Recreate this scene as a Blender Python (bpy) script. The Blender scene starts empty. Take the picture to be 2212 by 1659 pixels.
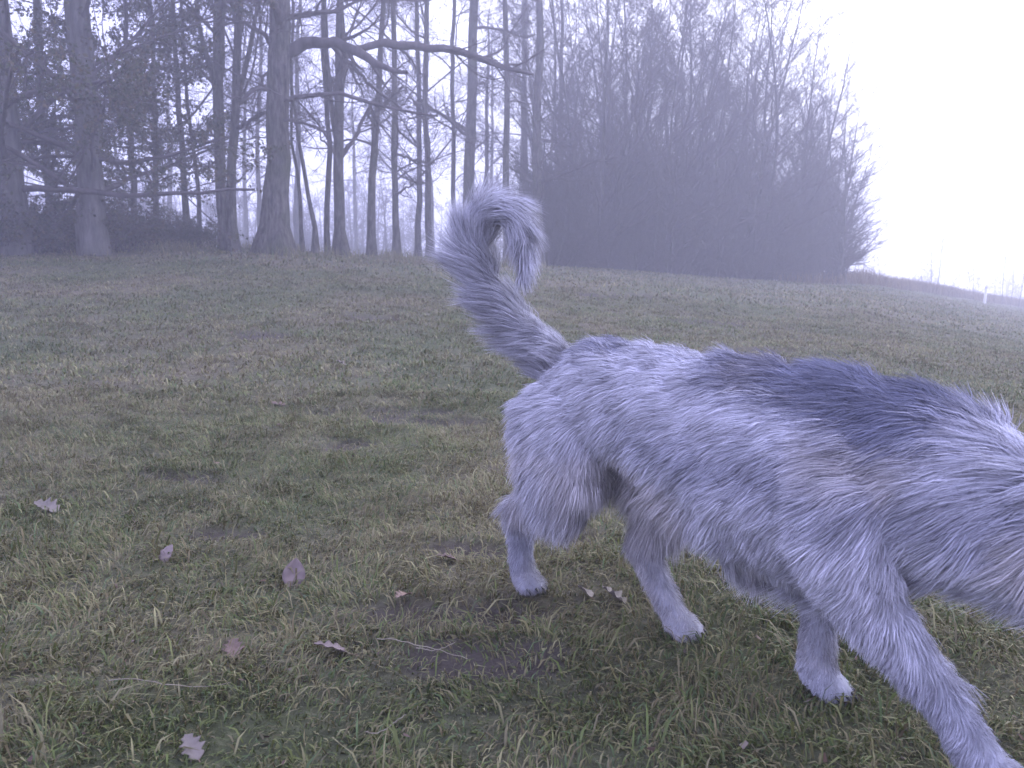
import bpy, math, random
import numpy as np
from mathutils import Vector, Matrix, Euler

# ------------------------------------------------------------------ camera, sky, light
scn = bpy.context.scene
COL = scn.collection
R = math.radians
CAMZ = 0.85
F = 1736.0                      # focal length in pixels of a 2212 x 1659 frame
PITCH = math.atan(230 / F)
cam_d = bpy.data.cameras.new("camera")
cam = bpy.data.objects.new("camera", cam_d)
COL.objects.link(cam)
cam.location = (0, 0, CAMZ)
cam.rotation_euler = (math.pi / 2 - PITCH, 0, 0)
cam_d.sensor_width = 36
cam_d.lens = 36 * F / 2212
cam_d.clip_start = 0.02
cam_d.clip_end = 2000
cam_d.dof.use_dof = True
cam_d.dof.focus_distance = 2.3
cam_d.dof.aperture_fstop = 8.0
scn.camera = cam

SUN_AZ, SUN_EL = R(48), R(22)            # azimuth from +Y towards +X
sun_dir = Vector((math.sin(SUN_AZ) * math.cos(SUN_EL), math.cos(SUN_AZ) * math.cos(SUN_EL), math.sin(SUN_EL)))
world = bpy.data.worlds.new("World")
scn.world = world
world.use_nodes = True
nt = world.node_tree
nt.nodes.clear()
out = nt.nodes.new('ShaderNodeOutputWorld')
bg = nt.nodes.new('ShaderNodeBackground')
sky = nt.nodes.new('ShaderNodeTexSky')
sky.sky_type = 'NISHITA'
sky.sun_disc = False
sky.sun_elevation = SUN_EL
sky.sun_rotation = SUN_AZ
sky.dust_density = 4
geo = nt.nodes.new('ShaderNodeTexCoord')
dot = nt.nodes.new('ShaderNodeVectorMath'); dot.operation = 'DOT_PRODUCT'
nt.links.new(geo.outputs['Generated'], dot.inputs[0])
dot.inputs[1].default_value = sun_dir
mr = nt.nodes.new('ShaderNodeMapRange')
mr.inputs['From Min'].default_value = 0.50
mr.inputs['From Max'].default_value = 0.92
mr.interpolation_type = 'SMOOTHSTEP'
nt.links.new(dot.outputs['Value'], mr.inputs['Value'])
cl = nt.nodes.new('ShaderNodeMix'); cl.data_type = 'RGBA'      # overcast cloud, brighter towards the hidden sun
cl.inputs['A'].default_value = (9.9, 10.1, 17.2, 1)
cl.inputs['B'].default_value = (23.0, 23.5, 28.0, 1)
nt.links.new(mr.outputs['Result'], cl.inputs['Factor'])
mx = nt.nodes.new('ShaderNodeMix'); mx.data_type = 'RGBA'
mx.inputs['Factor'].default_value = 0.9
nt.links.new(sky.outputs['Color'], mx.inputs['A'])
nt.links.new(cl.outputs['Result'], mx.inputs['B'])
nt.links.new(mx.outputs['Result'], bg.inputs['Color'])
bg.inputs['Strength'].default_value = 0.1
nt.links.new(bg.outputs[0], out.inputs[0])

sd = bpy.data.lights.new("sun", 'SUN')
sd.energy = 0.7
sd.angle = R(30)
sd.color = (1.0, 0.95, 0.92)
sun = bpy.data.objects.new("sun", sd)
COL.objects.link(sun)
sun.rotation_euler = sun_dir.to_track_quat('Z', 'Y').to_euler()

scn.view_settings.view_transform = 'Standard'
scn.view_settings.look = 'None'
scn.view_settings.exposure = 1.0
scn.view_settings.gamma = 1.0
scn.cycles.max_bounces = 6
scn.cycles.diffuse_bounces = 3
scn.cycles.volume_bounces = 2
scn.cycles.transparent_max_bounces = 4
scn.cycles.use_denoising = True

# ------------------------------------------------------------------ helpers
def srgb(r, g, b):
    return tuple(((c / 255 + .055) / 1.055) ** 2.4 if c > 10 else c / 255 / 12.92 for c in (r, g, b))

def mesh_np(name, verts, faces_list, smooth=True, col=None, attr=None):
    """faces_list: list of int arrays (M, k)"""
    me = bpy.data.meshes.new(name)
    verts = np.asarray(verts, dtype=np.float32)
    me.vertices.add(len(verts))
    me.vertices.foreach_set('co', verts.ravel())
    idx = np.concatenate([f.ravel() for f in faces_list]).astype(np.int32)
    tot = np.concatenate([np.full(len(f), f.shape[1], dtype=np.int32) for f in faces_list])
    start = np.concatenate([[0], np.cumsum(tot)[:-1]]).astype(np.int32)
    me.loops.add(len(idx))
    me.loops.foreach_set('vertex_index', idx)
    me.polygons.add(len(tot))
    me.polygons.foreach_set('loop_start', start)
    me.polygons.foreach_set('loop_total', tot)
    if smooth:
        me.polygons.foreach_set('use_smooth', np.ones(len(tot), dtype=bool))
    me.update(calc_edges=True)
    if col is not None:
        a = me.attributes.new('col', 'FLOAT_COLOR', 'POINT')
        c4 = np.ones((len(verts), 4), dtype=np.float32); c4[:, :3] = col
        a.data.foreach_set('color', c4.ravel())
    if attr is not None:
        for k, v in attr.items():
            a = me.attributes.new(k, 'FLOAT', 'POINT')
            a.data.foreach_set('value', np.asarray(v, dtype=np.float32))
    return me

def obj(name, me, mat=None, parent=None):
    o = bpy.data.objects.new(name, me)
    COL.objects.link(o)
    if mat is not None and me is not None and len(me.materials) == 0:
        me.materials.append(mat)
    if parent is not None:
        o.parent = parent
    return o

def tag(o, label=None, cat=None, group=None, kind=None):
    if label: o['label'] = label
    if cat: o['category'] = cat
    if group: o['group'] = group
    if kind: o['kind'] = kind
    return o

def empty(name, loc, rz=0.0, scale=1.0):
    o = bpy.data.objects.new(name, None)
    o.empty_display_size = 0.2
    COL.objects.link(o)
    o.location = loc
    o.rotation_euler = (0, 0, rz)
    o.scale = (scale,) * 3 if not isinstance(scale, tuple) else scale
    return o

def copy_tree(o, parent=None):
    c = o.copy(); COL.objects.link(c); c.parent = parent
    for ch in list(o.children): copy_tree(ch, c)
    return c

def smooth01(t):
    t = np.clip(t, 0, 1)
    return t * t * (3 - 2 * t)

def hash2(ix, iy, seed):
    n = (ix.astype(np.int64) * 374761393 + iy.astype(np.int64) * 668265263 + seed * 1442695041) & 0x7fffffff
    n = ((n ^ (n >> 13)) * 1274126177) & 0x7fffffff
    n = ((n ^ (n >> 11)) * 97531) & 0x7fffffff
    return ((n ^ (n >> 16)) & 0xffff) / 65535.0

def vnoise(x, y, s, seed=0):
    x = np.asarray(x, dtype=np.float64) / s; y = np.asarray(y, dtype=np.float64) / s
    ix = np.floor(x); iy = np.floor(y)
    fx = smooth01(x - ix); fy = smooth01(y - iy)
    a = hash2(ix, iy, seed); b = hash2(ix + 1, iy, seed)
    c = hash2(ix, iy + 1, seed); d = hash2(ix + 1, iy + 1, seed)
    return (a * (1 - fx) + b * fx) * (1 - fy) + (c * (1 - fx) + d * fx) * fy

def fnoise(x, y, s, seed=0, o=3):
    t = 0; w = 0
    for k in range(o):
        a = .55 ** k
        t = t + a * vnoise(x, y, s / 2 ** k, seed + 17 * k); w += a
    return t / w

# ------------------------------------------------------------------ terrain: a meadow rising gently to the wood on the left
U = np.array([-.80, -.64, -.29, 0, .29, .43, .64, .80])
E = np.array([.043, .042, .034, .018, -.004, -.006, -.037, -.05])
DC = np.array([17, 17.5, 19, 23, 29, 34, 56, 66])
def terrain(x, y, bumps=True):
    x = np.asarray(x, dtype=np.float64); y = np.asarray(y, dtype=np.float64)
    yy = np.maximum(y, 3.0)
    u = np.clip(x / yy, -.8, .8)
    e = np.interp(u, U, E); dc = np.interp(u, U, DC)
    s = e + CAMZ / dc
    w = smooth01((yy - 2.0) / 15.0) ** .8
    wc = smooth01((dc - 2.0) / 15.0) ** .8
    front = yy * s * w
    back = dc * s * wc - (yy - dc) * 0.022
    k = smooth01((yy - dc + 2.0) / 4.0)
    z = front * (1 - k) + np.minimum(back, front) * k
    z = np.where(y < 3.0, 0 + z * smooth01((y + 3) / 6), z)
    if bumps:
        z = z + (fnoise(x, y, 1.6, 3) - .5) * .06 * smooth01(yy / 10 + .25)
        z = z + (fnoise(x, y, .28, 5, 3) - .5) * .05
        z = z + (fnoise(x, y, 6, 9, 2) - .5) * .12 * smooth01((yy - 6) / 10)
    return z

def ray(px, py):
    u = (px - 1106) / F; v = (829.5 - py) / F
    return np.array([u, math.cos(PITCH) + v * math.sin(PITCH), -math.sin(PITCH) + v * math.cos(PITCH)])

def at(px, py, D):
    d = ray(px, py)
    t = D / d[1]
    return np.array([0, 0, CAMZ]) + d * t

def ground_at(px, py):
    d = ray(px, py)
    t = .6
    while t < 90:
        p = np.array([0, 0, CAMZ]) + d * t
        if p[2] < float(terrain(p[0], p[1])):
            break
        t *= 1.004
    return p

rng = np.random.default_rng(11)

# bare soil scars in the turf (centre px, py, half width x, half width y in metres)
SOIL = []
for (px, py, a, b) in [(840, 890, .42, .20), (930, 912, .30, .12), (1540, 697, .55, .35), (805, 686, .35, .25), (1060, 1340, .22, .12),
                       (760, 965, .25, .10), (350, 1030, .20, .09), (1290, 640, .5, .4), (1380, 640, .5, .3), (1950, 705, .5, .3),
                       (900, 1330, .18, .08), (470, 1150, .12, .06), (1240, 1160, .15, .09), (1000, 1190, .16, .07), (1030, 1420, .2, .1),
                       (1640, 760, .4, .2), (560, 720, .4, .25)]:
    p = ground_at(px, py)
    SOIL.append((p[0], p[1], a, b))
def soil(x, y):
    s = np.zeros(np.shape(x))
    for k, (cx, cy, a, b) in enumerate(SOIL):
        r = np.sqrt(((x - cx) / a) ** 2 + ((y - cy) / b) ** 2)
        r = r + (fnoise(x, y, .16, 40 + k, 2) - .5) * 1.3
        s = np.maximum(s, smooth01((1.15 - r) / .5))
    return s
def straw(x, y):          # how strawy and brown rather than green the turf is
    s = fnoise(x, y * .8, 1.1, 21, 3)
    s2 = fnoise(x, y, .35, 22, 2)
    return np.clip((s * .65 + s2 * .35 - .32) * 2.6, 0, 1)

def axis(lo, hi, dense, step, grow):
    v = [0.0 if lo < 0 < hi else lo]
    a = []; c = dense[0]
    while c <= dense[1]: a.append(c); c += step
    s = step; c = dense[1]
    while c < hi: s *= grow; c += s; a.append(min(c, hi))
    s = step; c = dense[0]; b = []
    while c > lo: s *= grow; c -= s; b.append(max(c, lo))
    return np.array(b[::-1] + a)
gx = axis(-260, 260, (-2.6, 2.2), .035, 1.045)
gy = axis(-40, 300, (.9, 5.0), .035, 1.035)
GX, GY = np.meshgrid(gx, gy)
GZ = terrain(GX, GY)
sl = soil(GX, GY)
GZ = GZ - sl * .03 * smooth01(GY / 4)
nx_, ny_ = len(gx), len(gy)
ii = np.arange((ny_ - 1) * nx_).reshape(ny_ - 1, nx_)[:, :-1].ravel()
quads = np.stack([ii, ii + 1, ii + nx_ + 1, ii + nx_], 1)
gme = mesh_np('ground', np.stack([GX.ravel(), GY.ravel(), GZ.ravel()], 1), [quads], True,
              attr={'soil': sl.ravel(), 'straw': straw(GX, GY).ravel()})

def new_mat(name):
    m = bpy.data.materials.new(name); m.use_nodes = True
    n = m.node_tree.nodes; b = n['Principled BSDF']
    return m, m.node_tree, n, b
def node(nt, t, **kw):
    n = nt.nodes.new(t)
    for k, v in kw.items(): setattr(n, k, v)
    return n

def mat_ground():
    m, nt, n, b = new_mat('turf_ground')
    L = nt.links.new
    tc = node(nt, 'ShaderNodeTexCoord')
    n1 = node(nt, 'ShaderNodeTexNoise'); n1.inputs['Scale'].default_value = 26; n1.inputs['Detail'].default_value = 8; n1.inputs['Roughness'].default_value = .7
    n2 = node(nt, 'ShaderNodeTexNoise'); n2.inputs['Scale'].default_value = 2.2; n2.inputs['Detail'].default_value = 6
    n3 = node(nt, 'ShaderNodeTexNoise'); n3.inputs['Scale'].default_value = 90; n3.inputs['Detail'].default_value = 4
    for k in (n1, n2, n3): L(tc.outputs['Object'], k.inputs['Vector'])
    ramp = node(nt, 'ShaderNodeValToRGB')
    cr = ramp.color_ramp
    cr.elements[0].position = .30; cr.elements[0].color = (.045, .050, .030, 1)
    cr.elements[1].position = .72; cr.elements[1].color = (.16, .165, .09, 1)
    e = cr.elements.new(.5); e.color = (.075, .085, .040, 1)
    L(n1.outputs['Fac'], ramp.inputs['Fac'])
    r2 = node(nt, 'ShaderNodeValToRGB')
    r2.color_ramp.elements[0].position = .3; r2.color_ramp.elements[0].color = (.06, .05, .033, 1)
    r2.color_ramp.elements[1].position = .75; r2.color_ramp.elements[1].color = (.22, .19, .13, 1)
    L(n1.outputs['Fac'], r2.inputs['Fac'])
    at1 = node(nt, 'ShaderNodeAttribute', attribute_name='straw')
    ad = node(nt, 'ShaderNodeMath', operation='MULTIPLY'); ad.inputs[1].default_value = 1.5; ad.use_clamp = True
    ml = node(nt, 'ShaderNodeMath', operation='MULTIPLY'); L(n2.outputs['Fac'], ml.inputs[0]); L(at1.outputs['Fac'], ml.inputs[1]); L(ml.outputs[0], ad.inputs[0])
    mx = node(nt, 'ShaderNodeMix', data_type='RGBA'); L(ad.outputs[0], mx.inputs['Factor']); L(ramp.outputs[0], mx.inputs['A']); L(r2.outputs[0], mx.inputs['B'])
    so = node(nt, 'ShaderNodeAttribute', attribute_name='soil')
    r3 = node(nt, 'ShaderNodeValToRGB')
    r3.color_ramp.elements[0].color = (.040, .034, .028, 1); r3.color_ramp.elements[1].color = (.10, .085, .068, 1)
    L(n3.outputs['Fac'], r3.inputs['Fac'])
    mx2 = node(nt, 'ShaderNodeMix', data_type='RGBA'); L(so.outputs['Fac'], mx2.inputs['Factor']); L(mx.outputs['Result'], mx2.inputs['A']); L(r3.outputs[0], mx2.inputs['B'])
    L(mx2.outputs['Result'], b.inputs['Base Color'])
    b.inputs['Roughness'].default_value = .95
    b.inputs['Specular IOR Level'].default_value = .15
    bp = node(nt, 'ShaderNodeBump'); bp.inputs['Strength'].default_value = .9; bp.inputs['Distance'].default_value = .03
    L(n1.outputs['Fac'], bp.inputs['Height']); L(bp.outputs[0], b.inputs['Normal'])
    return m
ground = obj('ground', gme, mat_ground())
tag(ground, kind='structure')

# ------------------------------------------------------------------ grass blades
def mat_attr(name, rough=.6, trans=0.0, spec=.2, noise=None):
    m, nt, n, b = new_mat(name)
    a = node(nt, 'ShaderNodeAttribute', attribute_name='col')
    nt.links.new(a.outputs['Color'], b.inputs['Base Color'])
    b.inputs['Roughness'].default_value = rough
    b.inputs['Specular IOR Level'].default_value = spec
    if trans > 0:
        t = node(nt, 'ShaderNodeBsdfTranslucent'); nt.links.new(a.outputs['Color'], t.inputs['Color'])
        ms = node(nt, 'ShaderNodeMixShader'); ms.inputs[0].default_value = trans
        nt.links.new(b.outputs[0], ms.inputs[1]); nt.links.new(t.outputs[0], ms.inputs[2])
        nt.links.new(ms.outputs[0], nt.nodes['Material Output'].inputs['Surface'])
    return m
M_GRASS = mat_attr('grass_blades', .55, .25, .25)

GREEN = np.array([[.115, .145, .060], [.10, .125, .055], [.135, .155, .070], [.10, .145, .085], [.15, .16, .085]])
DRY = np.array([[.22, .20, .145], [.19, .165, .12], [.27, .25, .19], [.15, .12, .09], [.21, .185, .155]])
def blades(x, y, h, w, lean, dryness, rng, lift=0.0):
    n = len(x)
    z = terrain(x, y) - soil(x, y) * .03 * smooth01(y / 4) - .004 + lift
    az = rng.uniform(0, 2 * np.pi, n)
    # trodden swirls: neighbouring blades lean alike
    sw = fnoise(x, y, .22, 77, 2) * 12.6
    az = np.where(rng.random(n) < .6, sw + rng.normal(0, .6, n), az)
    ld = np.stack([np.cos(az), np.sin(az), np.zeros(n)], 1)
    side = np.stack([-np.sin(az + rng.normal(0, .7, n)), np.cos(az), np.zeros(n)], 1)
    p0 = np.stack([x, y, z], 1)
    up = np.array([0, 0, 1.0])
    h = h[:, None]; lean = lean[:, None]
    p1 = p0 + up * h * .55 * np.sqrt(np.maximum(1 - lean * lean * .7, .05)) + ld * h * lean * .38
    p2 = p1 + up * h * .38 * np.maximum(1 - lean * 1.15, -.25) + ld * h * lean * .62
    w = w[:, None] * .5
    V = np.stack([p0 - side * w * .8, p0 + side * w * .8, p1 - side * w, p1 + side * w, p2], 1)
    b = np.arange(n)[:, None] * 5
    q = b + np.array([[0, 1, 3, 2]]); t = b + np.array([[2, 3, 4]])
    isdry = rng.random(n) < dryness
    g = GREEN[rng.integers(0, 5, n)]; d = DRY[rng.integers(0, 5, n)]
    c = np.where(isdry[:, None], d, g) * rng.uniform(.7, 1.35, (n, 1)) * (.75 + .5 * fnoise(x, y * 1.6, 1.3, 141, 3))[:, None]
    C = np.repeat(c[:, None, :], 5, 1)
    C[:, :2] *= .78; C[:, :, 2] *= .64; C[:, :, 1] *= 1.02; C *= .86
    return V.reshape(-1, 3), q, t, C.reshape(-1, 3)

def scatter(n, y0, y1, power, rng, wide=.74, pad=.5):
    y = y0 + (y1 - y0) * rng.random(n) ** power
    x = rng.uniform(-1, 1, n) * (wide * y + pad)
    return x, y

VS, QS, TS, CS = [], [], [], []; off = 0
def add_blades(*a, **k):
    global off
    V, q, t, C = blades(*a, **k)
    VS.append(V); QS.append(q + off); TS.append(t + off); CS.append(C); off += len(V)
def dens(x, y, rng, lo=.25):
    s = soil(x, y)
    cl = fnoise(x, y, .13, 31, 2)
    keep = rng.random(len(x)) < (lo + (1 - lo) * smooth01((cl - .3) / .35)) * (1 - s * .72)
    return keep
for (n, y0, y1, pw, h0, h1, w0, lo, st) in [(520000, .75, 5.5, .75, .015, .048, .0028, .45, .25), (45000, .75, 5.5, .8, .014, .026, .0075, .2, 0),
                                            (26000, .75, 5.5, .85, .05, .11, .0035, .3, .4),
                                            (330000, 5.0, 15.0, .8, .03, .075, .0075, .3, .3),
                                            (240000, 14.0, 52.0, .8, .05, .12, .020, .4, .35)]:
    x, y = scatter(n, y0, y1, pw, rng)
    k = dens(x, y, rng, lo); x = x[k]; y = y[k]; m = len(x)
    tuft = fnoise(x, y, .2, 61, 2)
    h = rng.uniform(h0, h1, m) * (.55 + .9 * tuft)
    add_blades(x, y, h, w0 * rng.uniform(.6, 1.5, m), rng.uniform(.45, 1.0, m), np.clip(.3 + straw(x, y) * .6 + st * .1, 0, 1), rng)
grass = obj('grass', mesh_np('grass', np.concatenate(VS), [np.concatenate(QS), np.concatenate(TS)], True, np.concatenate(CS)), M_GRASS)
tag(grass, 'short trodden winter grass, olive green mixed with dead straw, covering the meadow', 'grass', kind='stuff')

# longer dry grass at the foot of the wood and along the far right edge
VS, QS, TS, CS = [], [], [], []; off = 0
n = 15000
px = rng.uniform(150, 1180, n)
u = (px - 1106) / F; y = np.interp(u, U, DC) + rng.normal(-.6, 1.1, n); x = u * y
k = (rng.random(n) < smooth01((fnoise(x, y, .9, 88, 2) - .42) / .2)); x, y = x[k], y[k]; m = len(x)
add_blades(x, y, rng.uniform(.10, .38, m), rng.uniform(.005, .010, m), rng.uniform(.1, .7, m), np.full(m, .85), rng)
dry1 = obj('dry_grass', mesh_np('dry_grass', np.concatenate(VS), [np.concatenate(QS), np.concatenate(TS)], True, np.concatenate(CS)), M_GRASS)
tag(dry1, 'tall dry grass tufts along the foot of the wood', 'grass', kind='stuff')
VS, QS, TS, CS = [], [], [], []; off = 0
n = 60000
u = rng.uniform(.30, .80, n); u = np.where((u < .46) & (rng.random(n) > ((u - .30) / .16) ** 2), rng.uniform(.46, .80, n), u); y = np.interp(u, U, DC) + rng.uniform(-2.5, 9, n); x = u * y
add_blades(x, y, rng.uniform(.25, .75, n) * (.5 + fnoise(x, y, 2.5, 91, 2)), rng.uniform(.008, .02, n), rng.uniform(.05, .5, n), np.full(n, .97), rng)
CS = [np.concatenate(CS) * np.array([.85, .68, .70])]
reeds = obj('withered_reeds', mesh_np('withered_reeds', np.concatenate(VS), [np.concatenate(QS), np.concatenate(TS)], True, CS[0]), M_GRASS)
tag(reeds, 'pinkish brown withered reeds along the far right edge of the meadow', 'reeds', kind='stuff')

# ------------------------------------------------------------------ bark and twig materials
def mat_bark(name, dark, light, moss=0.0, scale=9):
    m, nt, n, b = new_mat(name)
    L = nt.links.new
    tc = node(nt, 'ShaderNodeTexCoord')
    mp = node(nt, 'ShaderNodeMapping'); mp.inputs['Scale'].default_value = (1, 1, .22); L(tc.outputs['Object'], mp.inputs['Vector'])
    n1 = node(nt, 'ShaderNodeTexNoise'); n1.inputs['Scale'].default_value = scale * 2; n1.inputs['Detail'].default_value = 8; n1.inputs['Roughness'].default_value = .65
    L(mp.outputs[0], n1.inputs['Vector'])
    r = node(nt, 'ShaderNodeValToRGB')
    r.color_ramp.elements[0].position = .35; r.color_ramp.elements[0].color = (*dark, 1)
    r.color_ramp.elements[1].position = .68; r.color_ramp.elements[1].color = (*light, 1)
    L(n1.outputs['Fac'], r.inputs['Fac'])
    n2 = node(nt, 'ShaderNodeTexNoise'); n2.inputs['Scale'].default_value = 1.3; n2.inputs['Detail'].default_value = 5; L(tc.outputs['Object'], n2.inputs['Vector'])
    mr = node(nt, 'ShaderNodeMapRange'); mr.inputs['From Min'].default_value = .48; mr.inputs['From Max'].default_value = .7; mr.inputs['To Max'].default_value = moss
    L(n2.outputs['Fac'], mr.inputs['Value'])
    mx = node(nt, 'ShaderNodeMix', data_type='RGBA'); L(mr.outputs[0], mx.inputs['Factor']); L(r.outputs[0], mx.inputs['A']); mx.inputs['B'].default_value = (.05, .06, .025, 1)
    L(mx.outputs['Result'], b.inputs['Base Color'])
    b.inputs['Roughness'].default_value = .9; b.inputs['Specular IOR Level'].default_value = .2
    bp = node(nt, 'ShaderNodeBump'); bp.inputs['Strength'].default_value = .8; bp.inputs['Distance'].default_value = .04
    L(n1.outputs['Fac'], bp.inputs['Height']); L(bp.outputs[0], b.inputs['Normal'])
    return m
M_BARK = mat_bark('oak_bark', (.022, .02, .018), (.15, .135, .12), .75)
M_BARK2 = mat_bark('smooth_bark', (.05, .047, .045), (.15, .14, .13), .35, 5)
M_TWIG = mat_bark('twigs', (.05, .042, .042), (.11, .095, .095), 0.0, 3)
M_LEAFY = mat_attr('clinging_leaves', .6, .3, .2)

# ------------------------------------------------------------------ vectorised branch growing
def norm(v):
    return v / np.maximum(np.linalg.norm(v, axis=-1, keepdims=True), 1e-9)

def lines(start, d, length, m, wander, trop, rng, droop=0.0):
    N = len(start)
    P = np.empty((N, m + 1, 3)); P[:, 0] = start
    d = norm(d.copy()); st = (length / m)[:, None]
    for k in range(m):
        P[:, k + 1] = P[:, k] + d * st
        d = d + rng.normal(0, wander, (N, 3))
        d[:, 2] += trop - droop * k / m
        d = norm(d)
    return P

def tubes(P, R0, k):
    """P (N, m+1, 3), R0 (N, m+1) -> verts, quads"""
    N, M, _ = P.shape
    T = np.empty_like(P); T[:, 1:-1] = P[:, 2:] - P[:, :-2]; T[:, 0] = P[:, 1] - P[:, 0]; T[:, -1] = P[:, -1] - P[:, -2]
    T = norm(T)
    ref = np.where(np.abs(T[:, :1, 2:3]) > .85, np.array([1.0, 0, 0]), np.array([0, 0, 1.0]))
    A = norm(np.cross(T, np.broadcast_to(ref, T.shape))); B = np.cross(T, A)
    an = np.arange(k) * 2 * np.pi / k
    V = P[:, :, None] + R0[:, :, None, None] * (np.cos(an)[None, None, :, None] * A[:, :, None] + np.sin(an)[None, None, :, None] * B[:, :, None])
    base = (np.arange(N)[:, None, None] * M + np.arange(M - 1)[None, :, None]) * k
    j = np.arange(k)[None, None]; jn = (j + 1) % k
    q = np.stack([base + j, base + jn, base + k + jn, base + k + j], -1).reshape(-1, 4)
    return V.reshape(-1, 3), q

def spawn(P, Rr, length, n, t0, t1, ang, lf, rr, rng, rmin=.003, taper=.45, up=0.0, lvar=.35, skew=1.0):
    N, M, _ = P.shape
    cnt = rng.poisson(n, N) if n < 4 else np.maximum(1, rng.normal(n, n * .2, N).astype(int))
    idx = np.repeat(np.arange(N), cnt); K = len(idx)
    t = t0 + (t1 - t0) * rng.random(K) ** skew
    f = t * (M - 1); i0 = np.minimum(f.astype(int), M - 2); fr = (f - i0)[:, None]
    pos = P[idx, i0] * (1 - fr) + P[idx, i0 + 1] * fr
    tan = norm(P[idx, i0 + 1] - P[idx, i0])
    rad = Rr[idx, i0] * (1 - fr[:, 0]) + Rr[idx, i0 + 1] * fr[:, 0]
    rnd = norm(rng.normal(0, 1, (K, 3))); perp = norm(np.cross(tan, rnd))
    a = R(1) * rng.uniform(ang[0], ang[1], K)[:, None]
    d = tan * np.cos(a) + perp * np.sin(a); d[:, 2] += up
    L = length[idx] * lf * (1 - t * taper) * rng.uniform(1 - lvar, 1 + lvar, K)
    r = np.maximum(rad * rr * rng.uniform(.6, 1.1, K), rmin)
    return pos, norm(d), L, r

class Bag:
    def __init__(s): s.v = []; s.q = []; s.n = 0
    def add(s, V, q): s.v.append(V); s.q.append(q + s.n); s.n += len(V)
    def mesh(s, name): return mesh_np(name, np.concatenate(s.v), [np.concatenate(s.q)], True)

def taper(r, m, end=.3):
    return r[:, None] * np.linspace(1, end, m + 1)[None]

def grow(bag, P, Rr, length, levels, rng, skew=1.0):
    """levels: (n, t0, t1, (ang), lf, rr, m, wander, trop, sides, rmin)"""
    allP = []
    for (n, t0, t1, ang, lf, rr, m, wn, tr, k, rmin) in levels:
        pos, d, L, r = spawn(P, Rr, length, n, t0, t1, ang, lf, rr, rng, rmin, skew=skew); skew = 1.0
        P = lines(pos, d, L, m, wn, tr, rng); Rr = taper(r, m, .35); length = L
        bag.add(*tubes(P, Rr, k)); allP.append(P)
    return allP

def stem(base_px, D, pts, rng, wob=.02):
    """polyline in picture pixels at distance D -> local points (root at the ground), depth wobble added"""
    return

def resample(P, m):
    P = np.asarray(P, float); s = np.r_[0, np.cumsum(np.linalg.norm(np.diff(P, axis=0), axis=1))]
    t = np.linspace(0, s[-1], m + 1)
    return np.stack([np.interp(t, s, P[:, k]) for k in range(3)], 1)

def interp_r(Rs, m):
    return np.interp(np.linspace(0, 1, m + 1), np.linspace(0, 1, len(Rs)), Rs)

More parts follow.
